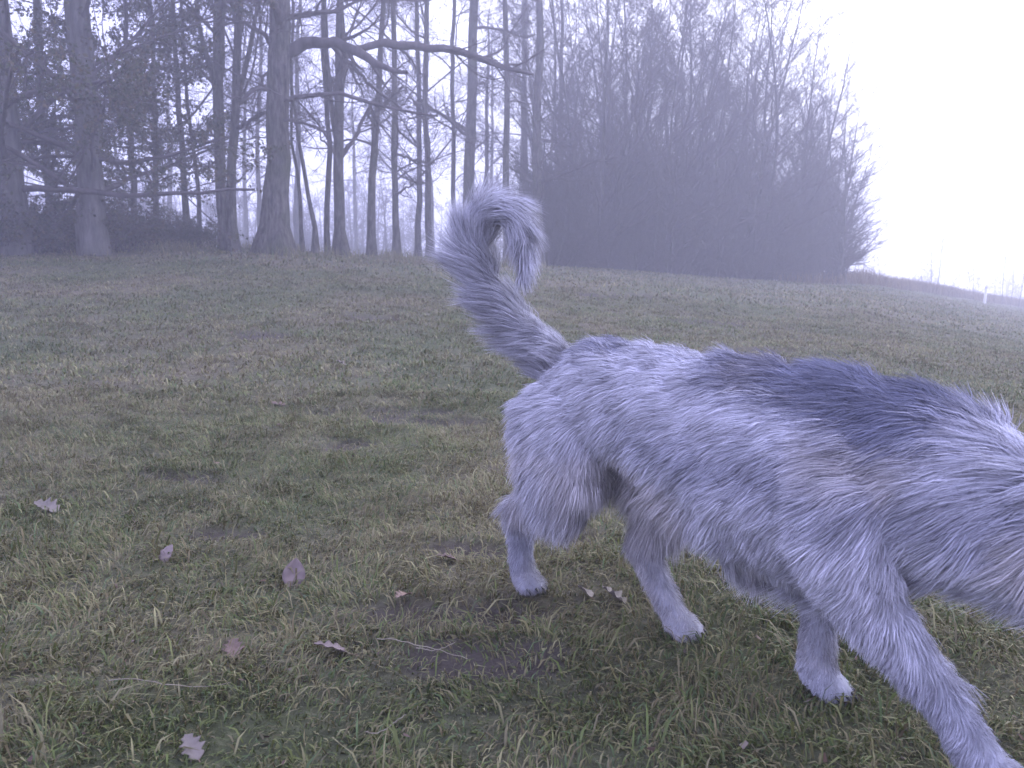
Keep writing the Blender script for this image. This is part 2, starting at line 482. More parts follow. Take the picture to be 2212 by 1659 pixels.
TREE_ROOTS = []
def wood_tree(name, label, px, D, stems, limbs=(), seed=0, bark=None, top=15.0, lv=None, group=None, cat='tree', lowtwigs=True):
    """stems: list of ([(px, py), ...], [width px, ...]) ; the first starts at the ground.  limbs the same, they go in the crown."""
    rng = np.random.default_rng(seed)
    x0 = (px - 1106) / F * D; z0 = float(terrain(x0, D, False)) - .12
    root = empty(name, (x0, D, z0)); tag(root, label, cat, group)
    o = np.array([x0, D, z0]); s = D / F
    tb = Bag(); SP = []
    for i, (pp, ww) in enumerate(stems):
        pts = []
        for j, q in enumerate(pp):
            p = at(q[0], q[1], D + (q[2] if len(q) > 2 else 0)) - o
            pts.append(p)
        if i == 0: pts = [np.array([pts[0][0], 0, 0.0])] + pts
        rad = [w * s * .5 for w in ww]
        if len(rad) != len(pts): rad = list(interp_r(rad, len(pts) - 1))
        last = pts[-1]
        d = norm(pts[-1] - pts[-2]); d = norm(d + np.array([0, 0, .6]))
        H = top - last[2]
        if H > 1:                                  # goes on above the frame
            for f_ in (.35, .7, 1):
                pts.append(last + d * H * f_ + rng.normal(0, .12, 3)); rad.append(rad[-1] * .62)
        m = 22
        s_ = np.r_[0, np.cumsum([np.linalg.norm(pts[k + 1] - pts[k]) for k in range(len(pts) - 1)])]
        P = resample(pts, m); Rr = np.interp(np.linspace(0, s_[-1], m + 1), s_, rad)
        P[1:, :2] += rng.normal(0, .015, (m, 2))
        # flared, fluted foot
        V, q = tubes(P[None], Rr[None], 12 if ww[0] > 30 else 8)
        if i == 0:
            c = P[np.clip(np.arange(len(V)) // (12 if ww[0] > 30 else 8), 0, m)]
            a = np.arctan2(V[:, 1] - c[:, 1], V[:, 0] - c[:, 0]); hgt = V[:, 2]
            fl = 1 + np.exp(-np.maximum(hgt, 0) / .35) * (.35 + .25 * np.sin(a * 4 + seed))
            V[:, :2] = c[:, :2] + (V[:, :2] - c[:, :2]) * fl[:, None]
        tb.add(V, q)
        SP.append((P, Rr, s_[-1]))
    obj('trunk', tb.mesh('trunk'), bark or M_BARK, root)
    cb = Bag()
    if lv is None:
        lv = [(15, .12, .98, (40, 85), .24, .42, 7, .16, .03, 5, .012),
              (9, .12, 1, (25, 65), .50, .55, 5, .20, .02, 3, .006),
              (8, .1, 1, (20, 65), .50, .55, 4, .20, .01, 3, .0042),
              (6, .1, 1, (20, 60), .55, .6, 2, .2, .0, 3, .0040)]
    for (P, Rr, Ls) in SP:
        f = Ls / 15.0
        l0 = (max(3, lv[0][0] * f),) + tuple(lv[0][1:4]) + (lv[0][4] / max(f, .35) ** .5,) + tuple(lv[0][5:])
        grow(cb, P[None], Rr[None], np.array([Ls]), [l0] + list(lv[1:]), rng)
    for (pp, ww) in limbs:
        pts = [at(q[0], q[1], D + (q[2] if len(q) > 2 else 0)) - o for q in pp]
        m = 12; P = resample(pts, m); Rr = interp_r([w * s * .5 for w in ww], m)
        P[1:] += rng.normal(0, .02, (m, 3))
        cb.add(*tubes(P[None], Rr[None], 7))
        Ls = np.linalg.norm(pts[-1] - pts[0])
        grow(cb, P[None], Rr[None], np.array([Ls]), [(9, .2, 1, (30, 70), .38, .5, 6, .16, .02, 4, .008),
              (8, .1, 1, (25, 65), .5, .55, 4, .2, .02, 3, .005), (6, .1, 1, (20, 60), .5, .6, 3, .2, 0, 3, .004)], rng)
    obj('crown', cb.mesh('crown'), M_TWIG, root)
    TREE_ROOTS.append(root)
    return root

T = wood_tree
T('oak_tree', 'thickest bare trunk of the wood, flared foot, long mossy limb reaching right', 592, 17.5,
  [([(590, 500), (600, 400), (602, 250), (604, 100), (606, 0)], [74, 62, 52, 47, 45, 42])],
  limbs=[([(606, 118), (650, 92, .2), (720, 92, -.2), (790, 120, -.6), (835, 150, -1), (880, 158, -1.2)], [30, 25, 21, 20, 13, 7]),
         ([(720, 100, -.2), (760, 140, .3), (805, 190, .8), (845, 215, 1), (880, 250, 1.2)], [11, 9, 7, 5, 3]),
         ([(760, 112, -.3), (830, 92, 0), (900, 100, .4), (1000, 112, .8), (1100, 150, 1), (1150, 158, 1.2)], [13, 18, 17, 16, 13, 6]),
         ([(600, 205), (555, 190, -.4), (520, 210, -.6), (480, 205, -1)], [9, 7, 5, 3]),
         ([(604, 120), (560, 62, -.3), (500, 40, -.6), (440, 50, -1)], [12, 9, 6, 3]),
         ([(603, 255), (650, 262, -.5), (700, 285, -.9), (740, 282, -1)], [8, 6, 5, 3])], seed=5)
T('forked_tree', 'dark trunk forking high up, left stem of the close pair before the thick oak', 480, 18.6,
  [([(484, 500), (478, 400), (470, 270), (468, 190)], [27, 25, 23, 24, 22]), ([(468, 200), (448, 130), (432, 60), (425, 0)], [14, 12, 10, 9]),
   ([(468, 200), (482, 140), (480, 60), (486, 0)], [16, 13, 11, 10])], seed=6)
T('forked_tree', 'dark trunk forking high up, right stem of the close pair beside the thick oak', 503, 18.2,
  [([(501, 500), (498, 400), (506, 290), (512, 205)], [26, 23, 20, 20, 18]), ([(512, 215), (505, 150), (512, 80), (500, 0)], [11, 9, 8, 7]),
   ([(512, 215), (535, 140), (545, 70), (560, 0)], [13, 11, 9, 8])],
  limbs=[([(506, 280), (540, 262, -.3), (580, 238, -.5)], [10, 8, 4]), ([(510, 232), (545, 195, .3), (585, 150, .5), (615, 120, .7)], [10, 8, 6, 4])], seed=7)
T('slender_tree', 'slender trunk leaning left, just right of the thick oak', 686, 19.5,
  [([(680, 500), (665, 420), (648, 330), (630, 200), (618, 60), (610, 0)], [14, 10, 9, 8, 6, 5, 5])], seed=8)
T('slender_tree', 'thin wavy stem between the thick oak and the leaning slender trunk', 655, 20,
  [([(652, 480), (640, 380), (628, 300), (628, 180), (632, 0)], [10, 8, 7, 6, 6, 5])], seed=9)
T('slender_tree', 'thin dark stem standing close left of the stout forked trunk', 706, 20.5,
  [([(706, 480), (710, 380), (716, 330), (704, 200), (696, 80), (700, 0)], [14, 12, 12, 11, 9, 8, 7])], seed=10)
T('bare_tree', 'stout forked trunk, second thickest right of the oak', 736, 20,
  [([(736, 500), (732, 420), (730, 330), (733, 220)], [32, 24, 22, 22, 20]), ([(732, 330), (714, 220), (704, 110), (700, 0)], [14, 11, 10, 9]),
   ([(733, 220), (742, 120), (735, 0)], [20, 16, 14])],
  limbs=[([(732, 345), (765, 300, .5), (800, 230, 1), (850, 160, 1.4)], [12, 8, 6, 4])], seed=11)
T('bare_tree', 'straight dark trunk with crooked side branches, mid wood below the long limb', 801, 21,
  [([(801, 500), (803, 400), (808, 290), (818, 200), (822, 100), (830, 0)], [22, 18, 16, 15, 13, 11, 10])],
  limbs=[([(806, 280), (796, 240, .3), (800, 225, .4)], [7, 6, 4]), ([(812, 240), (845, 215, -.4), (870, 190, -.6)], [8, 6, 4])], seed=12)
T('bare_tree', 'paler slim trunk right of the straight dark trunk', 856, 23,
  [([(855, 480), (852, 380), (853, 250), (850, 120), (848, 0)], [19, 14, 13, 12, 11, 10])],
  limbs=[([(854, 420), (880, 405, -.5), (900, 395, -.8)], [6, 4, 3]), ([(852, 330), (890, 345, .5), (930, 352, 1)], [6, 5, 3])], seed=13)
T('bare_tree', 'slim trunk of a pale pair, left one', 903, 26, [([(903, 480), (906, 360), (905, 200), (900, 0)], [15, 13, 11, 10, 9])], seed=14)
T('bare_tree', 'slim trunk of a pale pair, right one', 925, 25, [([(925, 480), (922, 330), (918, 200), (925, 0)], [16, 14, 12, 11, 10])], seed=15)
T('bare_tree', 'pale broad trunk directly above the dog tail', 1012, 27, [([(1010, 480), (1014, 340), (1020, 200), (1024, 0)], [30, 25, 23, 20, 18])], seed=16)
T('bare_tree', 'thin pale trunk left of the broad trunk above the dog tail', 978, 28, [([(978, 480), (980, 300), (976, 150), (982, 0)], [12, 10, 9, 9, 8])], seed=17)
T('bare_tree', 'dark trunk at the left edge of the dense thicket', 1094, 25, [([(1094, 500), (1092, 400), (1096, 200), (1090, 0)], [20, 16, 14, 12, 10])], seed=18)
T('bare_tree', 'tall straight trunk where the open wood meets the dense thicket', 1160, 25.5,
  [([(1162, 500), (1160, 380), (1158, 250), (1168, 120), (1166, 0)], [26, 21, 19, 18, 16, 14])], seed=19)
T('bare_tree', 'thin trunk under the leafy boughs, left of the forked pair', 336, 20, [([(336, 480), (338, 380), (335, 250), (330, 100), (326, 0)], [17, 13, 12, 10, 8, 7])], seed=20)
T('bare_tree', 'dim trunk in the shade left of the forked pair', 402, 20, [([(402, 480), (397, 370), (385, 250), (378, 100), (372, 0)], [20, 15, 13, 12, 10, 9])], seed=21)
T('bare_tree', 'thinnest dark trunk just left of the forked pair', 431, 19.5, [([(431, 480), (425, 400), (415, 300), (400, 150), (392, 0)], [12, 10, 9, 8, 7, 6])], seed=22)

# slim trees further back, told apart by nothing
bk = wood_tree('background_tree', 'slim bare tree in the misty rank behind the front trunks', 560, 36,
   [([(560, 470), (556, 300), (565, 120), (560, 0)], [15, 11, 9, 7, 6])], seed=30, group='slim misty trees behind the front rank')
bk2 = wood_tree('background_tree', 'slim bare tree in the misty rank behind the front trunks', 640, 38,
   [([(640, 470), (646, 300), (640, 120), (650, 0)], [18, 13, 11, 8, 7])], seed=31, group='slim misty trees behind the front rank')
rr = random.Random(4)
for k, (px_, D_) in enumerate([(120, 33), (280, 37), (370, 42), (535, 45), (775, 50), (945, 46), (1045, 38),
                  (1060, 50), (1120, 42), (20, 40), (1140, 33), (1210, 36), (250, 46)]):
    c = copy_tree(bk if k % 2 else bk2)
    x_ = (px_ - 1106) / F * D_
    c.location = (x_, D_, float(terrain(x_, D_, False)) - .12); c.rotation_euler = (0, 0, rr.uniform(0, 6.28)); s_ = rr.uniform(.8, 1.1); c.scale = (s_, s_, s_)

# ------------------------------------------------------------------ leafy trees at the left edge
def leaves_on(P, n, rng, size, cols):
    """P: (N, M, 3) twigs. leaves as small folded diamonds"""
    N, M, _ = P.shape
    i = rng.integers(0, N, n); f = rng.random(n) * (M - 1); i0 = np.minimum(f.astype(int), M - 2); fr = (f - i0)[:, None]
    p = P[i, i0] * (1 - fr) + P[i, i0 + 1] * fr + rng.normal(0, .03, (n, 3))
    a = norm(rng.normal(0, 1, (n, 3)) + np.array([0, 0, -.5])); b = norm(np.cross(a, rng.normal(0, 1, (n, 3))))
    nn = np.cross(a, b)
    s = (size * rng.uniform(.6, 1.3, n))[:, None]
    V = np.stack([p, p + a * s * .5 + b * s * .3 + nn * s * .1, p + a * s, p + a * s * .5 - b * s * .3 + nn * s * .1], 1)
    q = np.arange(n)[:, None] * 4 + np.array([[0, 1, 2, 3]])
    c = np.repeat((cols[rng.integers(0, len(cols), n)] * rng.uniform(.6, 1.3, (n, 1)))[:, None], 4, 1)
    return V.reshape(-1, 3), q, c.reshape(-1, 3)
LEAFC = np.array([[.07, .075, .035], [.09, .08, .045], [.055, .065, .03], [.11, .085, .05], [.06, .07, .045]])
def leafy(name, label, px, D, w, seed, H=13.0, nl=27000, low=.06, lean=0, spread=.30, r0=None):
    rng = np.random.default_rng(seed)
    x0 = (px - 1106) / F * D; z0 = float(terrain(x0, D, False)) - .1
    root = empty(name, (x0, D, z0)); tag(root, label, 'tree')
    s = D / F
    P = resample([(0, 0, 0), (lean * .3, 0, H * .3), (lean * .7, .1, H * .65), (lean, 0, H)], 20); Rr = np.interp(np.linspace(0, 1, 21), [0, .1, .5, 1], [w * s * .68, w * s * .5, w * s * .42, w * s * .1])
    P[1:, :2] += rng.normal(0, .02, (20, 2))
    tb = Bag(); tb.add(*tubes(P[None], Rr[None], 12)); obj('trunk', tb.mesh('trunk'), M_BARK2, root)
    cb = Bag()
    Ps = grow(cb, P[None], Rr[None], np.array([H]), [(44, low, .97, (55, 95), spread, .25, 9, .10, -.01, 5, .012),
              (9, .15, 1, (25, 60), .42, .5, 6, .14, -.01, 3, .006), (7, .1, 1, (20, 60), .5, .6, 4, .16, -.01, 3, .004)], rng)
    obj('crown', cb.mesh('crown'), M_TWIG, root)
    V, q, c = leaves_on(Ps[2], nl, rng, .075, LEAFC)
    obj('foliage', mesh_np('foliage', V, [q], False, c), M_LEAFY, root)
    return root
leafy('leafy_tree', 'thick straight trunk hung with brownish leaves, second from the left edge', 216, 15.5, 52, 101, nl=30000)
leafy('leafy_tree', 'broad trunk at the left edge behind drooping leafy boughs', 44, 15.0, 58, 102, nl=30000)
leafy('leafy_tree', 'slighter leafy tree filling the gap between the two thick left trunks', 128, 18.5, 16, 103, H=11, nl=30000)
leafy('leafy_tree', 'low spreading leafy tree right of the thick straight left trunk', 306, 18, 13, 104, H=7.5, nl=27000, low=.1, spread=.36)
leafy('leafy_tree', 'leafy tree half outside the left edge of the view', -60, 17, 24, 105, H=10, nl=25000)

# ------------------------------------------------------------------ dense thicket of many-stemmed trees on the right
def thicket_proto(seed, H, nst, dense, bushy=False):
    rng = np.random.default_rng(seed)
    root = empty('thicket_tree', (0, 0, 0))
    tb = Bag(); cb = Bag()
    st = np.zeros((nst, 3)); st[:, :2] = rng.normal(0, .25, (nst, 2))
    d = rng.normal(0, .45 if bushy else .13, (nst, 3)); d[:, 2] = 1
    Ln = H * rng.uniform(.72, 1.0, nst)
    P = lines(st, d, Ln, 14, .045, .05, rng); Rr = np.maximum((.35 if bushy else 1) * rng.uniform(.06, .11, nst)[:, None] * np.linspace(1, .1, 15)[None], .012)
    tb.add(*tubes(P, Rr, 7))
    obj('trunk', tb.mesh('trunk'), M_BARK2, root)
    grow(cb, P, Rr, Ln, [(26 if bushy else 34, 0 if bushy else .05, .99, (28, 70), .30, .5, 7, .10, .055, 4, .010),
              (10, .1, 1, (22, 50), .40, .55, 5, .13, .05, 3, .005),
              (dense, .1, 1, (18, 50), .48, .6, 3, .15, .04, 3, .0038)], rng, skew=1.35)
    obj('crown', cb.mesh('crown'), M_TWIG, root)
    return root
protos = [thicket_proto(200 + k, H, n, de) for k, (H, n, de) in enumerate([(12.5, 4, 10), (11.5, 5, 9), (9.5, 5, 9), (7.0, 6, 9)])]
protos.append(thicket_proto(260, 3.6, 12, 7, True))
used = set()
TH = [  # px, D, proto, scale, label
 (1235, 30, 0, 1.08, None), (1300, 28, 1, 1.05, None), (1370, 31, 0, 1.12, None), (1440, 29, 1, 1.12, None), (1500, 32, 0, 1.12, None),
 (1560, 30, 1, 1.08, None), (1620, 31, 0, 1.0, None), (1270, 38, 1, 1.25, None), (1350, 37, 1, 1.25, None), (1440, 39, 0, 1.28, None), (1540, 38, 1, 1.25, None), (1640, 36, 0, .95, None),
 (1190, 33, 2, 1.0, 'short many stemmed tree at the left end of the thicket, beside the tall straight trunk'),
 (1690, 32.5, 1, .96, 'rounded many stemmed tree where the top of the thicket starts to slope down'),
 (1722, 34.5, 2, 1.12, 'twiggy tree on the sloping right shoulder of the dense thicket'),
 (1768, 33.0, 2, .93, 'outermost full sized tree, forming the rounded right end of the thicket'),
 (1792, 32.0, 3, .82, 'lowest twiggy tree at the right end of the thicket, boughs over the reeds'),
 (1185, 27.1, 4, 1.04, None), (1214, 28.3, 4, 1.02, None), (1247, 27.3, 4, 0.85, None), (1278, 27.8, 4, 0.93, None), (1309, 28.5, 4, 1.04, None), (1339, 28.9, 4, 0.90, None), (1373, 28.5, 4, 1.17, None), (1403, 29.6, 4, 1.08, None), (1428, 28.9, 4, 1.19, None), (1452, 29.3, 4, 0.86, None), (1480, 29.8, 4, 1.10, None), (1510, 30.4, 4, 1.17, None), (1540, 30.7, 4, 1.05, None), (1566, 31.1, 4, 0.88, None), (1592, 30.7, 4, 0.94, None), (1626, 30.9, 4, 1.07, None), (1654, 31.1, 4, 1.14, None), (1687, 31.3, 4, 1.05, None), (1720, 31.4, 4, 0.97, None)]
for k, (px_, D_, pi, sc_, lab) in enumerate(TH):
    p = protos[pi]
    c = p if pi not in used else copy_tree(p)
    used.add(pi)
    x_ = (px_ - 1106) / F * D_
    c.location = (x_, D_, float(terrain(x_, D_, False)) - .1); c.rotation_euler = (0, 0, rr.uniform(0, 6.28)); c.scale = (sc_, sc_, sc_)
    if lab: tag(c, lab, 'tree'); 
    elif pi == 4: tag(c, 'low twiggy bush along the shaded front of the dense thicket', 'bush', 'bushes in front of the thicket'); c.name = 'thicket_bush'
    else: tag(c, 'tall many stemmed bare tree massed inside the dense misty thicket', 'tree', 'tall trees massed in the thicket')

# ------------------------------------------------------------------ undergrowth at the foot of the left wood
def bush_proto(seed, H, n):
    rng = np.random.default_rng(seed)
    root = empty('bramble_bush', (0, 0, 0))
    st = rng.normal(0, .25, (n, 3)); st[:, 2] = 0
    d = rng.normal(0, .6, (n, 3)); d[:, 2] = 1
    Ln = H * rng.uniform(.5, 1.1, n)
    P = lines(st, d, Ln, 8, .12, -.02, rng, droop=.12); Rr = taper(rng.uniform(.008, .018, n), 8)
    sb = Bag(); sb.add(*tubes(P, Rr, 4)); obj('stem', sb.mesh('stem'), M_TWIG, root)
    cb = Bag()
    Ps = grow(cb, P, Rr, Ln, [(9, .1, 1, (25, 70), .4, .6, 5, .15, 0, 3, .005), (6, .1, 1, (25, 60), .5, .6, 3, .18, 0, 3, .004)], rng)
    obj('crown', cb.mesh('crown'), M_TWIG, root)
    V, q, c = leaves_on(Ps[1], 5000, rng, .07, LEAFC * .9)
    obj('foliage', mesh_np('foliage', V, [q], False, c), M_LEAFY, root)
    return root
b0 = bush_proto(300, 1.3, 40)
first = True
for (px_, D_, s_, lab) in [(20, 15, 1.0, 'bramble at the foot of the left edge trunk'), (95, 16.5, 1.1, 'leafy bramble between the two thick left trunks'),
                           (165, 16, .9, 'bramble touching the left side of the second thick trunk'), (262, 16.5, .95, 'bramble right of the second thick trunk'),
                           (312, 18, .8, 'bramble under the low spreading leafy tree'), (370, 18.5, .7, 'bramble between the thin shaded trunks'),
                           (425, 19, .6, 'small bramble left of the forked pair')]:
    c = b0 if first else copy_tree(b0); first = False
    x_ = (px_ - 1106) / F * D_
    c.location = (x_, D_, float(terrain(x_, D_, False)) - .05); c.rotation_euler = (0, 0, rr.uniform(0, 6.28)); c.scale = (s_ * 1.3, s_, s_ * rr.uniform(.6, 1.35))
    tag(c, lab, 'bush')

# ------------------------------------------------------------------ far-off wood, one hazy mass
rng = np.random.default_rng(400)
n = 330
u = np.concatenate([rng.uniform(-.78, .12, n), rng.uniform(.40, .85, 70)])
y = np.concatenate([rng.uniform(52, 80, n), rng.uniform(95, 120, 70)]); x = u * y; n = len(u)
z = terrain(x, y, False) - .3
Ln = np.concatenate([rng.uniform(4, 8.5, 330), rng.uniform(2, 4.5, 70)])
d = rng.normal(0, .06, (n, 3)); d[:, 2] = 1
P = lines(np.stack([x, y, z], 1), d, Ln, 6, .04, .03, rng); Rr = taper(Ln * .012, 6, .2)
fb = Bag(); fb.add(*tubes(P, Rr, 5))
grow(fb, P, Rr, Ln, [(16, .08, 1, (30, 70), .30, .5, 4, .12, .04, 3, .02), (9, .1, 1, (22, 60), .45, .6, 3, .15, .03, 3, .012), (5, .1, 1, (22, 60), .5, .6, 2, .15, .03, 3, .010)], rng)
fw = obj('distant_wood', fb.mesh('distant_wood'), M_TWIG)
tag(fw, 'far-off leafless wood fading into the mist behind the trunks', 'wood', kind='stuff')

# ------------------------------------------------------------------ saplings and the white post on the far right
rng = np.random.default_rng(410)
def sapling(H):
    root = empty('sapling', (0, 0, 0))
    P = lines(np.zeros((1, 3)), np.array([[.03, 0, 1.0]]), np.array([H]), 8, .03, .02, rng); Rr = taper(np.array([.022]), 8, .3)
    b = Bag(); b.add(*tubes(P, Rr, 5)); obj('trunk', b.mesh('trunk'), M_TWIG, root)
    b = Bag(); grow(b, P, Rr, np.array([H]), [(14, .25, 1, (15, 40), .22, .5, 4, .08, .08, 3, .006), (4, .1, 1, (20, 40), .5, .6, 3, .1, .04, 3, .005)], rng)
    obj('crown', b.mesh('crown'), M_TWIG, root)
    return root
s0 = sapling(2.4); first = True
for (px_, D_, sc_) in [(1892, 41, .6), (1925, 44, .5), (1985, 46, .8), (2004, 44, .95), (2018, 47, 1.35), (2034, 45, .7), (2066, 48, .6), (2098, 46, .8), (2144, 50, .7),
                      (2160, 49, 1.25), (2178, 47, .9), (2196, 50, 1.2), (2208, 46, .9), (2230, 48, 1.1), (1955, 49, .6)]:
    c = s0 if first else copy_tree(s0); first = False
    x_ = (px_ - 1106) / F * D_
    c.location = (x_, D_, float(terrain(x_, D_, False)) - .05); c.rotation_euler = (rr.uniform(-.06, .06), rr.uniform(-.08, .08), rr.uniform(0, 6.28)); c.scale = (sc_,) * 3
    tag(c, 'faint leafless sapling rising from the reeds at the far right', 'sapling', 'saplings in the reeds')

def simple_mat(name, c, rough=.6, bump=0):
    m, nt, n, b = new_mat(name)
    tc = node(nt, 'ShaderNodeTexCoord'); nz = node(nt, 'ShaderNodeTexNoise'); nz.inputs['Scale'].default_value = 12; nz.inputs['Detail'].default_value = 6
    nt.links.new(tc.outputs['Object'], nz.inputs['Vector'])
    r = node(nt, 'ShaderNodeValToRGB'); r.color_ramp.elements[0].position = .3; r.color_ramp.elements[1].position = .7
    r.color_ramp.elements[0].color = (*[k * .65 for k in c], 1); r.color_ramp.elements[1].color = (*[min(k * 1.2, .9) for k in c], 1)
    nt.links.new(nz.outputs['Fac'], r.inputs['Fac']); nt.links.new(r.outputs[0], b.inputs['Base Color'])
    b.inputs['Roughness'].default_value = rough
    return m
D_ = 43; p = at(2128, 636, D_); gz = float(terrain(p[0], D_, False))
pr = empty('marker_post', (p[0], D_, gz)); tag(pr, 'short white marker post leaning in the reeds at the far right', 'post')
b = Bag(); b.add(*tubes(np.array([[[0, 0, -.1], [.02, 0, .5], [.04, 0, .95], [.042, 0, 1.0]]]), np.array([[.07, .07, .065, .03]]), 8)); obj('post', b.mesh('post'), simple_mat('white_paint', (.8, .8, .8)), pr)
b = Bag(); b.add(*tubes(np.array([[[.03, 0, .78], [.034, 0, .86]]]), np.array([[.072, .0715]]), 8)); obj('band', b.mesh('band'), simple_mat('grey_band', (.45, .45, .45)), pr)

# ------------------------------------------------------------------ fallen leaves and straws in the foreground
def leaf_mesh(seed, size, lobes=5):
    rng = np.random.default_rng(seed)
    n = 60
    t = np.linspace(0, 1, n)                          # along the midrib
    env = np.sin(np.pi * np.clip(t, 0, 1) ** .8) ** .8 * .36
    wv = 1 - .42 * (.5 + .5 * np.cos(t * lobes * 2 * np.pi + .5)) if lobes else 1
    w = env * wv + .006
    curl = rng.uniform(.5, 1.4); bend = rng.uniform(-.5, .8)
    V = []
    for s in (-1, -.5, 0, .5, 1):
        xx = w * s
        zz = curl * (np.abs(xx) ** 1.5) * .8 + bend * (t - .5) ** 2 * .5 + .02 * np.sin(t * 21 + s * 3) * abs(s)
        V.append(np.stack([xx, t - .5, zz], 1))
    V = np.concatenate(V) * size
    th = V.copy(); th[:, 2] -= .0007
    m = len(V)
    q = []
    for r_ in range(4):
        for i in range(n - 1):
            a = r_ * n + i; q.append((a, a + 1, a + n + 1, a + n)); q.append((m + a, m + a + n, m + a + n + 1, m + a + 1))
    for i in range(n - 1):
        q.append((i, m + i, m + i + 1, i + 1)); a = 4 * n + i; q.append((a, a + 1, m + a + 1, m + a))
    stalk = Bag(); P = np.array([[[0, -.5 * size, V[2 * n][2]], [.01 * size, -.62 * size, V[2 * n][2] - .01 * size], [.03 * size, -.75 * size, V[2 * n][2]]]])
    return mesh_np('blade', np.concatenate([V, th]), [np.array(q)], True), P
LEAFMATS = [simple_mat('dead_leaf_pink', (.19, .145, .13)), simple_mat('dead_leaf_brown', (.20, .13, .09)), simple_mat('dead_leaf_pale', (.16, .135, .11)), simple_mat('dead_leaf_red', (.12, .075, .055))]
for k, (px_, py_, size, mt, rot, lab, lob) in enumerate([
    (636, 1262, .085, 0, (R(62), R(10), R(12)), 'pinkish dead leaf standing upright in the turf, left of the dog feet', 0),
    (100, 1108, .10, 2, (R(20), R(-15), R(75)), 'pale lobed dead leaf lying near the left edge of the meadow', 4),
    (718, 1420, .085, 0, (R(25), R(10), R(110)), 'curled pinkish brown leaf in the turf below the upright leaf', 4),
    (415, 1632, .062, 2, (R(25), R(-10), R(40)), 'greyish pink dead leaf at the bottom edge of the view', 4),
    (362, 1212, .06, 0, (R(50), R(0), R(-20)), 'small mauve dead leaf in a hollow of the left foreground turf', 0),
    (1325, 1305, .085, 2, (R(25), R(20), R(60)), 'pale crumpled leaf between the two hind paws of the dog', 3),
    (505, 1415, .07, 3, (R(15), R(0), R(20)), 'dark reddish brown leaf low left in the foreground turf', 4),
    (965, 1215, .07, 3, (R(15), R(10), R(95)), 'russet leaf lying left of the rear hind paw of the dog', 4),
    (738, 792, .10, 2, (R(35), R(0), R(90)), 'small whitish leaf alone on the mid meadow', 3),
    (600, 880, .10, 3, (R(10), R(0), R(70)), 'reddish leaf in the worn strip across the mid meadow', 3),
    (1262, 1292, .06, 2, (R(10), R(30), R(35)), 'narrow pale grey leaf just right of the rear hind paw', 0),
    (870, 1300, .055, 1, (R(10), R(5), R(150)), 'brown leaf in the dark hollow left of the dog', 4)]):
    me, P = leaf_mesh(500 + k, size, lob)
    g = ground_at(px_, py_)
    root = empty('fallen_leaf', (g[0], g[1], float(terrain(g[0], g[1])) + .012 + size * .22 * abs(math.sin(rot[0])))); root.rotation_euler = rot; tag(root, lab, 'leaf')
    obj('blade', me, LEAFMATS[mt], root)
    b = Bag(); b.add(*tubes(P, np.array([[.0012, .001, .0014]]), 5)); obj('stalk', b.mesh('stalk'), LEAFMATS[1], root)

rng = np.random.default_rng(600)
M_STRAW = simple_mat('straw', (.26, .225, .16))
for k, (a, b_, r_, lab) in enumerate([((815, 1412), (1010, 1450), .0011, 'long pale straw lying across the foreground below the dog paws'),
                                ((240, 1512), (500, 1508), .0011, 'long bent pale straw low in the left foreground'),
                                ((900, 1440), (985, 1425), .0014, 'short straw crossing the long one below the dog paws'),
                                ((790, 1620), (880, 1590), .0012, 'thin straw near the bottom centre of the view')]):
    A = ground_at(*a); B = ground_at(*b_)
    m = 14; P = resample([A, (A * .6 + B * .4) + np.array([0, 0, .0]), B], m)
    P[:, 2] = terrain(P[:, 0], P[:, 1]) + .035 + .008 * np.sin(np.linspace(0, 5, m + 1) + k); P += rng.normal(0, .0008, P.shape)
    bb = Bag(); bb.add(*tubes(P[None] - P[0], np.linspace(r_, r_ * .6, m + 1)[None], 5))
    o = obj('straw', bb.mesh('straw'), M_STRAW); o.location = P[0]; tag(o, lab, 'straw')

# small crumbs of leaf litter
n = 3600
x, y = scatter(n, .8, 12, .9, rng)
k = rng.random(n) < .15 + smooth01((fnoise(x, y, .7, 95, 2) - .5) / .15); x, y = x[k], y[k]; n = len(x)
p = np.stack([x, y, terrain(x, y) + rng.uniform(.004, .03, n)], 1)
a = rng.normal(0, 1, (n, 3)); a[:, 2] *= .4; a = norm(a); b_ = norm(np.cross(a, np.array([0, 0, 1.0]) + rng.normal(0, .5, (n, 3)))); nn = np.cross(a, b_)
s = rng.uniform(.005, .018, (n, 1)) * (1 + .08 * y[:, None])
jj = rng.uniform(.15, .6, (n, 4, 1)); V = np.stack([p - a * s * jj[:, 0] * 1.4, p + b_ * s * jj[:, 1] + nn * s * .25 - a * s * (jj[:, 2] - .3), p + a * s * jj[:, 3] * 1.5 + nn * s * .3, p - b_ * s * jj[:, 2] * .8 + nn * s * .15 + a * s * (jj[:, 1] - .3)], 1)
LC = np.array([[.12, .075, .05], [.16, .11, .08], [.17, .14, .11], [.09, .055, .045], [.14, .10, .075]])
c = np.repeat((LC[rng.integers(0, 5, n)] * rng.uniform(.7, 1.2, (n, 1)))[:, None], 4, 1)
ll = obj('leaf_litter', mesh_np('leaf_litter', V.reshape(-1, 3), [np.arange(n)[:, None] * 4 + np.array([[0, 1, 2, 3]])], False, c.reshape(-1, 3)), mat_attr('litter', .8, 0, .2))
tag(ll, 'brown and grey crumbs of dead leaves scattered through the turf', 'leaf litter', kind='stuff')

